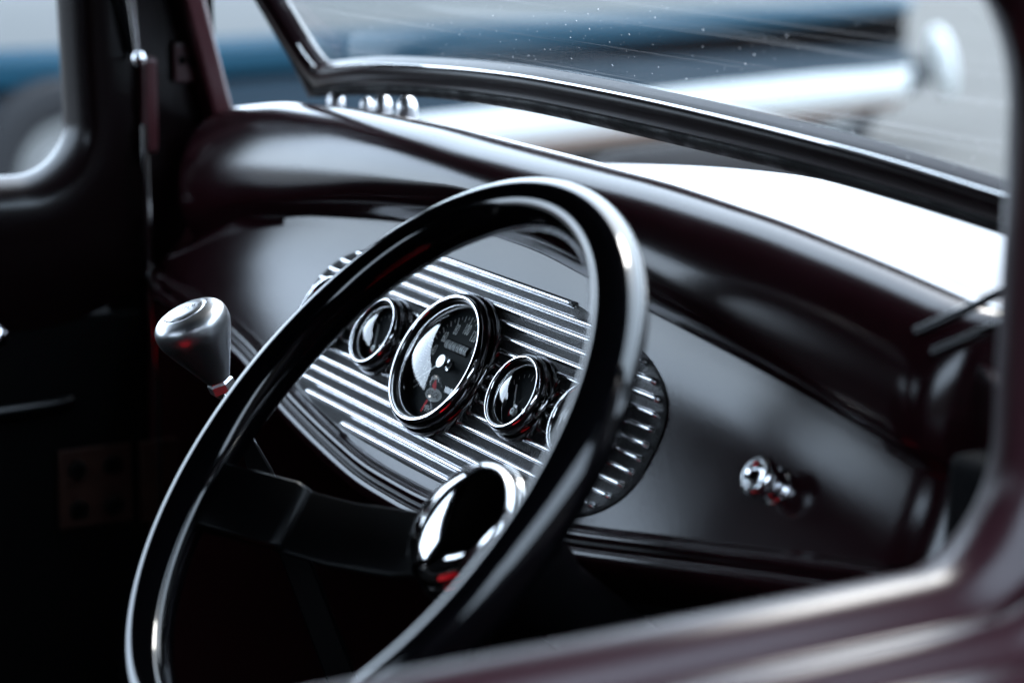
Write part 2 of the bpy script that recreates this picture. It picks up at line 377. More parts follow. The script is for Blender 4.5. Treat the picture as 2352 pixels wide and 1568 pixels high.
# far front pillar: two maroon flanges with a dark channel between, a drilled plate
XP = -.50
def lean(y, z, z0=.11): return y-math.tan(R(14.6))*(z-z0)
def strip(ya, yb, x0, x1, z0, z1, ln=True):
    mb = MB()
    rings = []
    for z in np.linspace(z0, z1, 8):
        a, b = (lean(ya, z), lean(yb, z)) if ln else (ya, yb)
        rings.append([(x0, a, z), (x1, a, z), (x1, b, z), (x0, b, z)])
    mb.grid(rings, True, cap=True); return mb
pil = strip(.052, .072, XP-.06, XP, .06, .49).build('front_pillar', M['cab'], cab, bevel=.004); pil['label'] = 'far maroon windscreen pillar with drilled plate'
strip(.006, .055, XP-.045, XP-.03, .06, .49).build('channel', M['black'], pil)
strip(-.004, .008, XP-.04, XP-.012, .07, .152, False).build('flange', M['cab'], pil, bevel=.003)
strip(-.002, .0045, XP-.04, XP-.016, .155, .49).build('flange', M['black'], pil, bevel=.003)
# drilled plate with two holes
mb = MB(); n_ = 24
def ring_c(cy_, cz_, r_): return [(cy_+r_*math.cos(2*math.pi*k/n_), cz_+r_*math.sin(2*math.pi*k/n_)) for k in range(n_)]
mb.box((XP-.024, .026, .1285), (XP-.020, .052, .163)); pl = mb.build('plate', M['cab'], pil, bevel=.002)
for cy_, cz_, r_ in ((.0445, .147, .0062), (.0335, .148, .004)):
    mb = MB(); mm = Matrix.Translation((XP-.0205, cy_, cz_)) @ Matrix.Rotation(R(90), 4, 'Y')
    mb.lathe([(0, .0012), (r_*.8, .0012), (r_, .0006), (r_, 0)], 20, mx_=mm); mb.build('hole_plug', M['black'], pl)
# chrome stay rod with ball end
mb = MB(); mb.tube([(XP-.01, -.011, .155), (XP-.01, -.0135, .18), (XP-.01, -.021, .25), (XP-.01, -.03, .33)], [.0022, .003, .0045, .0055], 12); rod = mb.build('stay_rod', M['chrome'], cab)
mb = MB(); mb.lathe([(0, -.007), (.004, -.006), (.0065, -.002), (.0065, .002), (.004, .006), (0, .007)], 20, mx_=Matrix.Translation((XP-.008, -.0105, .152))); mb.build('ball_end', M['chrome'], rod)
mb = MB(); mb.tube([(XP-.012, -.0055, .095), (XP-.012, -.005, .05), (XP-.012, -.004, -.01), (XP-.012, .003, -.14), (XP-.012, .004, -.30)], [.003, .0035, .003, .0022, .002], 10); mb.build('edge_bead', M['smoked'], cab)
# kick panels, firewall, floor, roof, back wall
mb = MB(); mb.box((XP-.045, .004, -.62), (XP-.032, .36, .0)); mb.build('kick_panel', M['cab'], cab, bevel=.002)
mb = MB(); mb.box((SX_D-.04, .02, -.62), (SX_D-.034, .36, .05)); mb.build('kick_panel', M['black'], cab, bevel=.002)
mb = MB(); mb.box((.498, .0, -.62), (.570, .36, .062)); mb.build('kick_panel', M['black'], cab, bevel=.006)
mb = MB(); mb.box((-.60, .36, -.62), (.62, .38, -.06)); mb.build('firewall', M['black'], cab)
mb = MB(); mb.box((-.60, -1.0, -.66), (.66, .38, -.62)); mb.build('floor', M['black'], cab)
mb = MB(); rings = []
for x in np.linspace(-.62, .66, 17):
    zc = .42-.045*((x-.02)/.64)**2
    rings.append([(x, -1.02, zc-.06), (x, -.9, zc), (x, -.06, zc), (x, -.03, zc-.03), (x, -.03, zc), (x, -.08, zc+.03), (x, -.9, zc+.03), (x, -1.04, zc-.03)])
mb.grid(rings, True, cap=True); mb.build('roof', M['black'], cab)
# header above the windscreen
mb = MB(); rings = []
for x in np.linspace(-.60, .64, 17):
    dz = -.02*((x-.02)/.62)**2
    rings.append([(x, -.06, .41+dz), (x, -.055, .345+dz), (x, -.02, .330+dz), (x, .015, .332+dz), (x, .03, .35+dz), (x, .0, .40+dz)])
mb.grid(rings, True, cap=True); mb.build('header', M['black'], cab, angle=50)
mb = MB(); yb = -1.0
for lo, hi in (((-.6, .02), (-.62, .12)), ((-.6, .66), (0, 0))): pass
mb.box((-.60, yb-.02, -.62), (.64, yb, .20)); mb.box((-.60, yb-.02, .285), (.64, yb, .43)); mb.box((-.60, yb-.02, .20), (-.26, yb, .285)); mb.box((.30, yb-.02, .20), (.64, yb, .285))
mb.build('back_wall', M['black'], cab)
mb = MB(); mb.box((SX_P-.03, -1.0, -.62), (SX_P+.03, -.86, .45)); mb.build('rear_pillar', M['black'], cab, bevel=.01)
mb = MB(); mb.box((SX_P-.03, -.80, .40), (SX_P+.03, -.02, .45)); mb.build('roof_rail', M['black'], cab, bevel=.005)

# cowl in front of the windscreen
mb = MB(); rings = []
xs = np.linspace(-.58, .62, 49)
def crest(x): return float(np.interp(x, [-.6, -.35, -.2, -.051, .064, .2, .327, .45, .6], [-.02, .062, .093, .112, .1245, .1295, .1255, .108, .06]))
cs = np.array([crest(x) for x in xs]); cs = np.convolve(np.pad(cs, 3, mode='edge'), np.ones(7)/7, 'valid')
for x, c in zip(xs, cs):
    ys = float(np.interp(x, [.44, .475], [0, -.065]))
    rings.append([(x, y, c+dz) for y, dz in sm([(.0970+ys, -.04), (.0978+ys, -.008), (.103+ys, -.0042), (.12+ys*.7, -.0026), (.15+ys*.3, -.0014), (.19, -.0003), (.205, 0), (.23, -.003), (.27, -.016), (.34, -.05), (.5, -.16), (.52, -.3)], 4)])
mb.grid(rings); mb.build('cowl', M['cowl'], cab, angle=80)
# far front wing, satin black, seen through the gap under the windscreen
mb = MB(); rings = []
for y, zt in ((.50, -.20), (.60, -.075), (.75, -.018), (.9, -.012), (1.02, -.030), (1.15, -.075), (1.3, -.16), (1.4, -.3)):
    rings.append([(-.90+.18*math.cos(a)*(1 if math.cos(a) > 0 else .9), y, zt-.22+.22*math.sin(a)) for a in np.linspace(0, math.pi, 14)])
mb.grid(rings); mb.build('front_wing', M['black'], cab, angle=80)
# cap nuts on the cowl edge
for x, y, z, r_ in ((-.385, .115, .126, .0075), (-.338, .12, .1275, .0055), (-.31, .12, .131, .008), (-.268, .12, .134, .0085)):
    mb = MB(); mb.lathe([(0, .9), (.35, .85), (.7, .6), (.95, .1), (1, -.3), (1, -1.2)], 20, mx_=Matrix.Translation((x, y, z)) @ Matrix.Scale(r_, 4)); mb.build('cap_nut', M['brushed'], cab)

# ------------------------------------------------------------------ propped windscreen
LAM = R(32.7); WD = np.array([0, -math.sin(LAM), math.cos(LAM)]); WN = np.array([0, math.cos(LAM), math.sin(LAM)])
Q0 = np.array([0, .117, .145]); WK = (Q0 @ WN)
def wpt(x, w, off=0): return np.array([x, 0, 0])+WN*(WK+off)+WD*w
def wz(x, z): return (z-WN[2]*WK)/WD[2]
top_e = [(-.407, .152), (-.30, .166), (-.181, .176), (-.08, .1818), (.01, .184), (.159, .183), (.318, .177), (.428, .168)]
bot_e = [(-.462, .121), (-.34, .1365), (-.212, .149), (-.11, .1545), (-.016, .157), (.136, .156), (.303, .153), (.470, .140), (.548, .131)]
top_l = sm([(x, wz(x, z)) for x, z in top_e], 6); bot_l = sm([(x, wz(x, z)) for x, z in bot_e], 6)
WT = wz(0, .325)
# inner loop (glass edge) and outer loop of the frame in (x, w)
inner = [(-.418, WT-.02), (-.418, top_l[0][1]+.10), (-.417, top_l[0][1]+.03), (-.414, top_l[0][1]+.010)]+[tuple(p) for p in top_l]+[(.475, top_l[-1][1]-.006), (.513, top_l[-1][1]-.010), (.520, top_l[-1][1]+.02), (.520, WT-.02)]
def resample(P, n):
    P = np.array(P); dl = np.r_[0, np.cumsum(np.linalg.norm(np.diff(P, axis=0), axis=1))]; t = np.linspace(0, dl[-1], n)
    return np.c_[np.interp(t, dl, P[:, 0]), np.interp(t, dl, P[:, 1])]
left_w = [(-.447, WT), (-.449, top_l[0][1]+.10), (-.4515, top_l[0][1]+.0)]
outer = left_w+[tuple(p) for p in bot_l]+[(.546, bot_l[-1][1]+.03), (.546, WT)]
wind = empty('windscreen', wpt(0, WT)); bpy.context.view_layer.update()
tag(wind, 'framed windscreen propped open, dusty scratched pane with black bottom rail', 'windscreen')
def wchild(mb_, name, m, **k):
    o = mb_.build(name, m, wind, **k); o.matrix_parent_inverse = wind.matrix_world.inverted(); return o
ni = 160
I_ = resample(inner, ni); O_ = resample(outer, ni)
# match by nearest x on the lower rail: re-parametrise so that ribs of the loft stay short
def loftframe(fr):  # fr: list of (blend 0 inner .. 1 outer, offset)
    rings = []
    for b_, o_ in fr: rings.append([wpt(*(I_[i]*(1-b_)+O_[i]*b_), o_) for i in range(ni)])
    return rings
mb = MB(); mb.grid(loftframe([(0, .006), (0, -.004), (.05, -.0078), (.18, -.0098), (.34, -.0104), (.48, -.0098), (.56, -.0086), (.60, -.0070), (.62, .006), (.3, .012), (0, .006)]))
wchild(mb, 'frame', M['frame'], angle=50)
mb = MB(); mb.grid(loftframe([(.62, .005), (.62, -.0065), (.68, -.0085), (.80, -.0090), (.93, -.0080), (1.0, -.005), (1.0, .004), (.62, .005)]))
wchild(mb, 'rubber_seal', M['rubber'], angle=50)
mb = MB(); mb.tube([wpt(p[0], p[1]+.0008, -.0058) for p in I_[20:-22]], .0010, 8); wchild(mb, 'glazing_bead', M['smoked'])
mb = MB(); gx = np.linspace(-.43, .53, 40); tl_x = np.array([p[0] for p in top_l]); tl_w = np.array([p[1] for p in top_l])
rg = []
for x in gx:
    wb = float(np.interp(x, tl_x, tl_w))-.004
    rg.append([wpt(x, wb+(WT-wb)*t, .0) for t in np.linspace(0, 1, 8)])
mb.grid(rg); wchild(mb, 'pane', M['screen'])
mb = MB(); mb.tube([wpt(x, WT+.005, 0) for x in np.linspace(-.47, .55, 12)], .016, 12); wchild(mb, 'hinge_rail', M['dash'])
# swing arm at the near corner
mb = MB(); mb.tube(sm([(.452, .018, .108), (.468, .035, .121), (.482, .047, .1325), (.500, .052, .139)], 5), .0026, 10)
wchild(mb, 'swing_arm', M['gloss'])
mb = MB(); mb.tube(sm([(.462, .020, .100), (.476, .036, .111), (.492, .046, .120), (.506, .052, .126)], 5), .0022, 10)
wchild(mb, 'swing_arm', M['gloss'])

# ================================================================== DASHBOARD
dash = empty('dashboard', (.04, .04, -.02)); bpy.context.view_layer.update()
tag(dash, 'satin black cherry dashboard with rolled top and lens shaped face', 'dashboard')
def tab(xq, T):
    T = np.array(T); xx = np.linspace(-.53, .56, 219); y = np.interp(xx, T[:, 0], T[:, 1])
    k = 9; y = np.convolve(np.pad(y, k, mode='reflect', reflect_type='odd'), np.hanning(2*k+3)[1:-1]/np.hanning(2*k+3)[1:-1].sum(), 'valid')
    return np.interp(xq, xx, y)
xs = np.linspace(-.517, .478, 150)
VC = tab(xs, [(-.50, -.018), (-.47, -.012), (-.454, .000), (-.39, .033), (-.30, .060), (-.177, .078), (-.02, .095), (.086, .094), (.181, .080), (.25, .074), (.313, .068), (.374, .06), (.461, .047), (.52, .034), (.56, .024)])
VL = tab(xs, [(-.50, -.024), (-.47, -.024), (-.426, -.028), (-.342, -.032), (-.263, -.042), (-.19, -.059), (-.115, -.070), (-.037, -.079), (.056, -.079), (.14, -.067), (.22, -.051), (.286, -.036), (.339, -.024), (.403, -.010), (.46, .002), (.52, .012), (.56, .018)])
ZT = tab(xs, [(-.53, .075), (-.505, .098), (-.47, .112), (-.36, .129), (-.23, .138), (-.09, .142), (.05, .142), (.18, .141), (.29, .136), (.38, .128), (.45, .120), (.5, .112), (.56, .10)])
Z3 = tab(xs, [(-.53, .034), (-.44, .046), (-.28, .069), (-.13, .097), (0, .112), (.09, .112), (.19, .100), (.34, .076), (.5, .050), (.56, .042)])
rings = []; lips = []
for x, vc, vl, zt, z3 in zip(xs, VC, VL, ZT, Z3):
    dl = x+.517; push = 0.
    if dl < .035: push = .05*(1-math.sqrt(max(0, 1-((.035-dl)/.035)**2)))
    dr = .478-x
    if dr < .035: push = .035*(1-math.sqrt(max(0, 1-((.035-dr)/.035)**2)))
    c = face(0, vc, FOFF); zc = c[2]; yc = c[1]
    kf = float(np.interp(x, [-.30, .0, .35], [.8, 1., 1.25]))
    yt, yn, hh_ = .0535, .0150, zt-z3
    arc = [(yt-(yt-yn)*math.sin(q), z3+hh_*math.cos(q)) for q in np.linspace(0, math.pi/2, 8)]
    up = [(.109, zt-.050), (.107, zt-.030), (.101, zt-.0175*kf), (.092, zt-.0110*kf), (.083, zt-.0063*kf), (.073, zt-.0028*kf), (.0625, zt-.0006*kf)]+arc+[(.0175, z3*.68+zc*.32), (.0285, z3*.30+zc*.70+.001)]
    P = sm(up, 5)
    P = [np.array([x, p[0]+push, p[1]]) for p in P]
    fpts = [face(x, vc+(vl-vc)*t, FOFF+.0090*max(0, 1-(vc-vl)*t/.048)**2)+np.array([0, push, 0]) for t in np.linspace(0., 1, 16)]
    rings.append(P+fpts)
    le = [(0, 0), (.0005, -.0015), (.004, -.003), (.0075, -.006), (.0085, -.0085), (.0070, -.0115), (.0030, -.0130), (.0035, -.0145), (.0065, -.0160), (.0080, -.0195), (.0065, -.0235), (.0, -.027), (-.012, -.029), (-.05, -.030)]
    lips.append([face(x, vl+b, FOFF+a)+np.array([0, push, 0]) for a, b in le])
def dchild(mb_, name, m, **k):
    o = mb_.build(name, m, dash, **k); o.matrix_parent_inverse = dash.matrix_world.inverted(); return o
mb = MB(); mb.grid(rings); dchild(mb, 'shell', M['dash'], angle=70)
mb = MB(); mb.grid(lips); dchild(mb, 'lower_lip', M['dash'], angle=70)

# ------------------------------------------------------------------ ribbed gauge panel
panel = empty('gauge_panel', face(0, 0, FOFF), FACE_ROT)
tag(panel, 'ribbed aluminium gauge insert with rounded ends set in the dashboard', 'gauge panel')
PW, PH, PITCH_R = .236, .0725, .0091
rows = 288; cols = 190
holes = [(0, .049), (-.0909, .0275), (.1018, .0275), (-.177, .0275), (.1775, .0275)]
mb = MB(); grid_v = []; hh = []
TOPZ = .0055
for i in range(rows+1):
    v = -PH+2*PH*i/rows
    xw = PW*max(0, 1-abs(v/PH)**2.6)**(1/3.)
    row = []
    for j in range(cols+1):
        t = -1+2*j/cols; t = math.copysign(1-(1-abs(t))**1.35, t)
        x = xw*t
        # distance to the border (approx.) and rib phase
        k = round(v/PITCH_R-.5)+.5; ph = (v-k*PITCH_R)/PITCH_R           # raised ribs at half pitches
        gw = .222; vcent = k*PITCH_R
        xe = PW*max(0, 1-min(1, abs(vcent)/(PH-.002))**2.6)**(1/3.)-.0045
        dend = (xe-abs(x))/PITCH_R
        q = abs(ph)
        if dend < gw: q = math.hypot(ph, gw-dend)
        if abs(vcent) > PH-.003 or xe < .012: q = 9
        up_ = (1-min(1, q/gw)**2.8)**(1/2.2)
        dep = -.0030*(1-up_)
        edge = min(1, (xw-abs(x))/.004+max(0, 0), (PH-abs(v))/.003)
        z = TOPZ+dep-.0015*(1-max(0, min(1, edge)))**2
        row.append((x, v, z)); 
    grid_v.append(row)
skirt0 = [(p[0], p[1], -.001) for p in grid_v[0]]
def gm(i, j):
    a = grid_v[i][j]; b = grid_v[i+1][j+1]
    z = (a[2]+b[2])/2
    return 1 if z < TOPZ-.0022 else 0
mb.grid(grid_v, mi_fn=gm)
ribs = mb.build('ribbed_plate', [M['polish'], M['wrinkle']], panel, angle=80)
mb = MB(); bl = [r_[0] for r_ in grid_v]+[p for p in grid_v[-1]]+[r_[-1] for r_ in grid_v[::-1]]+[p for p in grid_v[0][::-1]]
mb.grid([bl+[bl[0]], [(p[0]*1.004, p[1]*1.01, -.002) for p in bl+[bl[0]]]]); mb.build('edge', M['panelblack'], panel)

# ------------------------------------------------------------------ gauges  (local z = out of the dash, z = 0 at the bezel crest)
def bezel_prof(Rg, k):
    return [(Rg+.0045*k, -.0155), (Rg+.0050*k, -.0125), (Rg+.0046*k, -.0095), (Rg+.0034*k, -.0078), (Rg+.0026*k, -.0070), (Rg+.0030*k, -.0058), (Rg+.0026*k, -.0035), (Rg+.0016*k, -.0012), (Rg+.0003*k, .0001), (Rg-.0010*k, .0004), (Rg-.0022*k, -.0003), (Rg-.0028*k, -.0018), (Rg-.0032*k, -.0034), (Rg-.0036*k, -.0050), (Rg-.0046*k, -.0056), (Rg-.0050*k, -.0075), (Rg-.0052*k, -.0132)]
def disc(r_, z, n=64): return [(0, z), (r_*.5, z), (r_, z)]
def add_text(mb, s_, x, y, z, size, sx, mi, shear=0, rot=0):
    v, f = text_geo(s_, size, sx, shear); c_, s2 = math.cos(rot), math.sin(rot)
    mb.add([(x+a*c_-b*s2, y+a*s2+b*c_, z) for a, b in v], f, mi)
def gauge_shell(root, Rg, k, dome, name_lens='lens'):
    mb = MB(); mb.lathe(sm(bezel_prof(Rg, k), 3), 96, mi_fn=lambda j: 0 if 20 <= j < 31 else 1 if j < 18 else 2); mb.build('bezel', [M['chrome'], M['blackchrome'], M['satinblack']], root, angle=60)
    ri = Rg-.0034*k; prof = []
    for t in np.linspace(0, 1, 24):
        prof.append((ri*math.sin(t*math.pi/2) if False else ri*t, -.0030+dome*(1-t*t)))
    mb = MB(); mb.lathe(prof, 96); mb.build(name_lens, M['lens'], root, angle=80)
GZ = -.0130
spd = empty('speedometer', face(0, 0, 0), FACE_ROT)
tag(spd, 'large round speedometer with dark dial and odometer, biggest of the gauges', 'speedometer')
gauge_shell(spd, .046, 1.15, .0112)
mb = MB(); mb.lathe(disc(.0412, GZ), 64)
DX = .0012
for val in range(0, 201, 5):
    a = R((val-100)/20*26); big = val % 20 == 0; mid = val % 10 == 0
    r1, r0 = .0362, .0362-(.0050 if big else .0040 if mid else .0024); w = .00030 if (big or mid) else .00018
    ca, sa = math.sin(a), math.cos(a); px, py = sa, -ca
    mb.add([(DX+ca*r0+px*w, sa*r0+py*w, GZ+.0002), (DX+ca*r1+px*w, sa*r1+py*w, GZ+.0002), (DX+ca*r1-px*w, sa*r1-py*w, GZ+.0002), (DX+ca*r0-px*w, sa*r0-py*w, GZ+.0002)], [(0, 1, 2, 3)], 1)
    if big: add_text(mb, str(val), DX+ca*.0268, sa*.0268, GZ+.0002, .0112, .47, 1)
add_text(mb, 'MPH', DX, -.0325, GZ+.0002, .0066, .62, 1)
mb.add([(DX+.0107*math.cos(t), -.0222+.0046*math.sin(t), GZ+.0002) for t in np.linspace(0, 2*math.pi, 40, endpoint=False)], [tuple(range(40))], 2)
add_text(mb, 'SO-CAL', DX, -.0222, GZ+.0004, .0058, .80, 0, .35)
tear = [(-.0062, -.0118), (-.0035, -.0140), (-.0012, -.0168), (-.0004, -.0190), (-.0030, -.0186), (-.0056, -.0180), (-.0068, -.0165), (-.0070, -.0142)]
mb.add([(p[0]+.0012, p[1], GZ+.0002) for p in tear], [tuple(range(8))[::-1]], 3)  # red reflection in the lens, painted flat on the dial
mb.add([(-.0040, -.0270, GZ+.0002), (-.0014, -.0272, GZ+.0002), (-.0030, -.0360, GZ+.0002), (-.0048, -.0355, GZ+.0002)], [(0, 3, 2, 1)], 3)  # doubled image of that red reflection, painted on as well
mb.build('dial', [M['dial'], M['white'], M['greyprint'], M['redglint']], spd, smooth=False, weld=False)
# odometer window with six drums
mb = MB(); ox0, ox1, oy0, oy1 = -.0150, .0160, .0092, .0170
mb.box((ox0, oy0, GZ+.0002), (ox1, oy1, GZ+.0004), 0)
od = mb.build('odometer', [M['black']], spd, smooth=False)
for i, ch in enumerate('000029'):
    xc = ox0+.0030+i*.0050
    mb = MB(); ring_a = []
    for xx in (xc-.0021, xc-.0018, xc+.0018, xc+.0021):
        rr_ = .0030 if abs(xx-xc) > .002 else .0032
        ring_a.append([(xx, .0131+rr_*math.sin(a), GZ-.0011+.72*rr_*math.cos(a)+.0006) for a in np.linspace(-1.4, 1.4, 12)])
    mb.grid(ring_a); 
    v, f = text_geo(ch, .0058, .62)
    mb.add([(xc+a, .0131+.0032*math.sin(b/.0032), GZ-.0011+.0007+.72*.0032*math.cos(b/.0032)) for a, b in v], f, 1)
    mb.build('drum', [M['drum'], M['black']], od, weld=False)
# pointer on its spindle
mb = MB(); mb.lathe([(.0045, GZ), (.0045, GZ+.001), (.0030, GZ+.0015), (.0016, GZ+.0018), (.0016, GZ+.0062)], 24, mx_=Matrix.Translation((DX, 0, 0)))
pt = mb.build('spindle', M['chrome'], spd)
mb = MB(); a = R(-132); ca, sa = math.sin(a), math.cos(a)
mb.add([(DX+sa*.0012-ca*.006, -ca*.0012-sa*.006, GZ+.0060), (DX+ca*.031, sa*.031, GZ+.0060), (DX-sa*.0012-ca*.006, ca*.0012-sa*.006, GZ+.0060)], [(0, 1, 2)])
mb.build('pointer', M['white'], pt, smooth=False)
mb = MB(); mb.lathe([(0, GZ+.0077), (.0008, GZ+.0077), (.0009, GZ+.0075), (.0045, GZ+.0076), (.0049, GZ+.0072), (.0049, GZ+.0064), (.0, GZ+.0064)], 32, mx_=Matrix.Translation((DX, 0, 0)))
mb.build('cap', M['brushed'], pt, angle=30)

def small_gauge(x, label, needle, ch):
    g = empty('small_gauge', face(x, 0, 0), FACE_ROT)
    tag(g, label, 'gauge', 'small round gauges in the ribbed panel')
    gauge_shell(g, .0247, .85, .0067)
    mb = MB(); mb.lathe(disc(.0216, -.0105), 48)
    for k in range(9):
        a = R(-44+11*k); r1, r0 = .0265, .0265-(.0042 if k % 4 == 0 else .0022); w = .00028
        ca, sa = math.sin(a), math.cos(a)
        mb.add([(ca*r0+sa*w, sa*r0-ca*w-.0105, -.0103), (ca*r1+sa*w, sa*r1-ca*w-.0105, -.0103), (ca*r1-sa*w, sa*r1+ca*w-.0105, -.0103), (ca*r0-sa*w, sa*r0+ca*w-.0105, -.0103)], [(0, 1, 2, 3)], 1)
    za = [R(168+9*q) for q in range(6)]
    mb.add([(.0082*math.cos(a)+.001, -.0105+.0082*math.sin(a)*.9, -.0103) for a in za]+[(.0060*math.cos(a)+.001, -.0105+.0060*math.sin(a)*.9, -.0103) for a in za[::-1]], [tuple(range(12))], 2)  # red lens reflection near the pivot, painted as an arc
    mb.build('dial', [M['dial'], M['greyprint'], M['redglint']], g, smooth=False, weld=False)
    mb = MB(); a = R(needle); ca, sa = math.sin(a), math.cos(a); L = .0195; w = .0007
    q = [(sa*w-ca*.003, -ca*w-sa*.003-.0105), (ca*L+sa*w*.5, sa*L-ca*w*.5-.0105), (ca*L-sa*w*.5, sa*L+ca*w*.5-.0105), (-sa*w-ca*.003, ca*w-sa*.003-.0105)]
    mb.add([(a_, b_, -.0082) for a_, b_ in q]+[(a_, b_, -.0088) for a_, b_ in q], [(0, 1, 2, 3), (7, 6, 5, 4), (0, 1, 5, 4), (1, 2, 6, 5), (2, 3, 7, 6), (3, 0, 4, 7)])
    nd = mb.build('needle', M['greyprint'], g, smooth=False)
    mb = MB(); mb.lathe([(.0007, -.0074), (.0008, -.0072), (.0020, -.0073), (.0024, -.0076), (.0024, -.0100)], 24, mx_=Matrix.Translation((0, -.0105, 0))); mb.build('pivot', M['drum'], nd, angle=30)
    mb = MB(); mb.lathe([(.0, -.0070), (.0007, -.0071)], 12, mx_=Matrix.Translation((0, -.0105, -.0004))); mb.build('screw', M['black'], nd)
    return g
small_gauge(-.0909, 'small round gauge just left of the big speedometer', -30, 'F')
small_gauge(.1018, 'small round gauge just right of the big speedometer, slim needle upright', -32, 'E')
small_gauge(.1775, 'small round gauge half hidden behind the right side of the wheel rim', 10, 'H')
small_gauge(-.177, 'small round gauge hidden behind the left side of the wheel rim', 0, 'C')

# ------------------------------------------------------------------ chrome dash knob
kn = empty('dash_knob', face(.345, .012, FOFF), FACE_ROT)
tag(kn, 'small chrome pull knob on the dashboard right of the gauges', 'knob')
mb = MB(); mb.lathe(sm([(.0108, 0), (.0106, .0014), (.0086, .0022), (.0080, .0040), (.0082, .0065), (.0095, .0088), (.0112, .0115), (.0116, .0145), (.0106, .0172), (.0088, .0185), (.0074, .0184), (.0058, .0168), (.0035, .0160), (0, .0158)], 4), 48); mb.build('body', M['chrome'], kn, angle=60)

# ================================================================== STEERING WHEEL
aw, bw = .711, -.08
CW = np.array([.262, -.181, .018]); RW = .170
nW = np.array([math.sin(bw)*math.cos(aw), -math.cos(bw)*math.cos(aw), math.sin(aw)]); hW = np.array([math.cos(bw), math.sin(bw), 0]); vW = np.cross(nW, hW)
mwW = Matrix((Vector(hW), Vector(vW), Vector(nW))).transposed()
sw = empty('steering_wheel', CW, mwW.to_euler())
tag(sw, 'glossy black deep dish steering wheel with chrome horn button', 'steering wheel')
mb = MB()
mb.tube([(RW*math.cos(t), RW*math.sin(t), 0) for t in np.linspace(0, 2*math.pi, 160, endpoint=False)], .0144, 36, closed=True)
mb.build('rim', M['gloss'], sw, angle=80)
HZ = -.079
def spoke(ang):
    ca, sa = math.cos(ang), math.sin(ang); e1 = np.array([ca, sa, 0]); e2 = np.array([-sa, ca, 0]); e3 = np.array([0, 0, 1.])
    rings = []
    for r_, z, w, th in ((.030, HZ+.004, .021, .006), (.05, HZ+.006, .021, .006), (.09, HZ*.72, .0205, .006), (.13, HZ*.36, .020, .006), (.158, HZ*.10, .019, .006), (.168, -.002, .018, .006)):
        c = e1*r_+e3*z; sec = []
        for a, b in ((-1, -.6), (-.9, -1), (.9, -1), (1, -.6), (1, .6), (.9, 1), (-.9, 1), (-1, .6)): sec.append(c+e2*w*a+e3*th*.5*b)
        rings.append(sec)
    mb = MB(); mb.grid(rings, True, cap=True); s_ = mb.build('spoke', M['spoke'], sw, angle=35)
    rings = []
    for r_, z, sc in ((.112, HZ*.50+.0045, .9), (.115, HZ*.475+.0075, 1), (.135, HZ*.30+.0075, 1), (.155, HZ*.12+.0070, 1), (.160, HZ*.08+.004, .92)):
        c = e1*r_+e3*z; sec = []
        for a, b in ((-1, -1.1), (-1, -.2), (-.97, .15), (-.9, .3), (.9, .3), (.97, .15), (1, -.2), (1, -1.1)): sec.append(c+e2*.0215*sc*a+e3*.006*b)
        rings.append(sec)
    mb = MB(); mb.grid(rings, True, cap=True); mb.build('end_plate', M['spoke'], s_, angle=45)
spoke(R(205)); spoke(R(-25))
HM = Matrix.Translation((0, .006, 0))
mb = MB(); mb.lathe([(0, HZ-.02), (.036, HZ-.02), (.041, HZ-.012), (.042, HZ+.002), (.040, HZ+.006)], 64, mx_=HM); hub = mb.build('hub', M['satinblack'], sw, angle=40)
mb = MB(); mb.lathe(sm([(.0405, HZ+.002), (.0410, HZ+.006), (.0400, HZ+.0095), (.0388, HZ+.0105), (.0382, HZ+.0140), (.0355, HZ+.0185), (.0300, HZ+.0217), (.0200, HZ+.0245), (.0095, HZ+.0258), (.0, HZ+.0262)], 4), 80, mx_=HM); mb.build('horn_button', M['smoked'], hub, angle=50)
mb = MB(); mb.lathe([(.022, HZ-.5), (.022, HZ-.06), (.026, HZ-.05), (.030, HZ-.02)], 32, mx_=HM); mb.build('column', M['satinblack'], sw, angle=40)

# ================================================================== GEAR LEVER
KB = Vector((-.0468, -.1352, -.0108))
ax = Vector((-.04, -.42, .905)).normalized()
gl_ = empty('gear_lever', (.20, .02, -.62)); bpy.context.view_layer.update()
tag(gl_, 'gear lever topped with a satin aluminium teardrop knob', 'gear lever')
def gchild(mb_, name, m, par=None, **k):
    o = mb_.build(name, m, par or gl_, **k)
    if par is None: o.matrix_parent_inverse = gl_.matrix_world.inverted()
    return o
zax = ax; xax = Vector((1, 0, 0)); xax = (xax-zax*xax.dot(zax)).normalized(); yax = zax.cross(xax)
KM = Matrix((xax, yax, zax)).transposed().to_4x4(); KM.translation = KB; KM = KM @ Matrix.Scale(.95, 4)
mb = MB(); mb.lathe(sm([(.0085, 0), (.0105, .004), (.0165, .0165), (.0222, .0285), (.0257, .0370), (.0266, .0432), (.0256, .0484), (.0226, .0522), (.0190, .0541), (.0158, .0550), (.0150, .0540), (.0, .0540)], 5), 80, mx_=KM)
knob = gchild(mb, 'knob', M['brushed'], angle=50)
mb = MB(); mb.lathe([(.0149, .0535), (.0149, .0551), (.0144, .0556), (.0100, .0562), (.005, .0565), (0, .0566)], 64, mx_=KM); gchild(mb, 'top_disc', M['brushed'], knob, angle=50)
mb = MB()
for i, ch in enumerate('PRND21'):
    v, f = text_geo(ch, .0078, .75)
    yo = 0; xo = (i-2.5)*.0048
    pts = []
    for a_, b_ in v:
        lx, ly = xo+a_, b_
        # text runs towards the camera's left
        q = Vector((-.55, -.83, 0)); qy = Vector((-.83*-1, -.55, 0))
        P2 = q*lx+Vector((.83, -.55, 0))*ly
        rad = P2.length; zz = .0566-(rad/.0149)**2*.0010
        pts.append(KM @ Vector((P2.x, P2.y, zz+.0007)))
    mb.add(pts, f)
o = mb.build('engraving', M['black'], knob, smooth=False); 
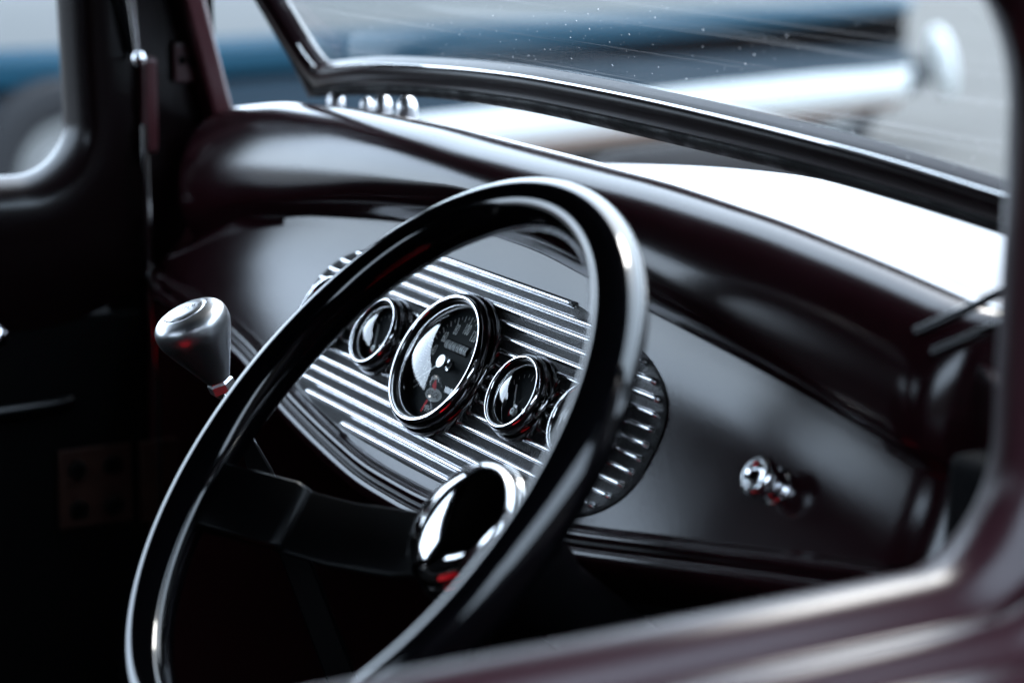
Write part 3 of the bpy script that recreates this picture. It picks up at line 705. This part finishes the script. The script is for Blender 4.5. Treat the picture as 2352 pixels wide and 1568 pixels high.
mb = MB(); mb.lathe([(.0, -.012), (.0075, -.012), (.0085, -.010), (.0098, -.0085), (.0098, -.0025), (.0085, -.0008), (.0085, .0005)], 6, mx_=KM); gchild(mb, 'lock_nut', M['brushed'], smooth=False)
pth = [KB-ax*.010, KB-ax*.016, Vector((-.043, -.131, -.018)), Vector((-.019, -.117, -.071)), Vector((.007, -.101, -.132)), Vector((.036, -.084, -.203)), Vector((.12, -.03, -.41)), Vector((.20, .02, -.62))]
mb = MB(); mb.tube(sm(pth, 4), .0048, 16); gchild(mb, 'rod', M['chrome'])
mb = MB()
tv = (pth[5]-pth[3]).normalized(); sd = Vector((-.516, -.857, 0)); sd = (sd-tv*sd.dot(tv)).normalized(); fd = tv.cross(sd)
rings = []
for p, w in ((pth[2]+tv*.03, .004), (pth[3], .0075), (pth[4], .009), (pth[5], .0095), (pth[6], .011), (pth[7], .012)):
    rings.append([p+sd*a*w+fd*b*.0055 for a, b in ((-1, -.7), (-.85, -1), (.85, -1), (1, -.7), (1, .7), (.85, 1), (-.85, 1), (-1, .7))])
mb.grid(rings, True, cap=True); gchild(mb, 'lever', M['spoke'], angle=35)

# ================================================================== PEDAL AND SEAT
pd = empty('pedal', (.36, .16, -.5))
tag(pd, 'dark pedal arm under the dashboard below the steering wheel', 'pedal')
bpy.context.view_layer.update()
mb = MB(); mb.tube(sm([(.36, .20, -.06), (.37, .12, -.13), (.385, .06, -.19), (.375, .05, -.24)], 5), .010, 12); a_ = mb.build('arm', M['satinblack'], pd); a_.matrix_parent_inverse = pd.matrix_world.inverted()
mb = MB(); mb.box((.345, .035, -.30), (.415, .055, -.235)); b_ = mb.build('pad', M['rubber'], pd, bevel=.006); b_.matrix_parent_inverse = pd.matrix_world.inverted()

seat = empty('bench_seat', (.02, -.7, -.62)); bpy.context.view_layer.update()
tag(seat, 'black bench seat with a red cushion insert facing the dashboard', 'seat')
mb = MB(); mb.box((-.46, -.86, -.50), (.50, -.36, -.34)); o = mb.build('cushion', M['black'], seat, bevel=.05); o.matrix_parent_inverse = seat.matrix_world.inverted()
for x0, x1, y0, y1 in ((.15, .44, -.62, -.385),):
    mb = MB(); mb.box((x0, y0, -.345), (x1, y1, -.335)); o = mb.build('insert', M['red'], seat, bevel=.004); o.matrix_parent_inverse = seat.matrix_world.inverted()
mb = MB(); mb.box((-.46, -.97, -.42), (.50, -.84, .02)); o = mb.build('backrest', M['black'], seat, bevel=.05); o.matrix_parent_inverse = seat.matrix_world.inverted()
mb = MB(); mb.box((-.44, -.84, -.62), (.48, -.40, -.50)); o = mb.build('base', M['black'], seat); o.matrix_parent_inverse = seat.matrix_world.inverted()
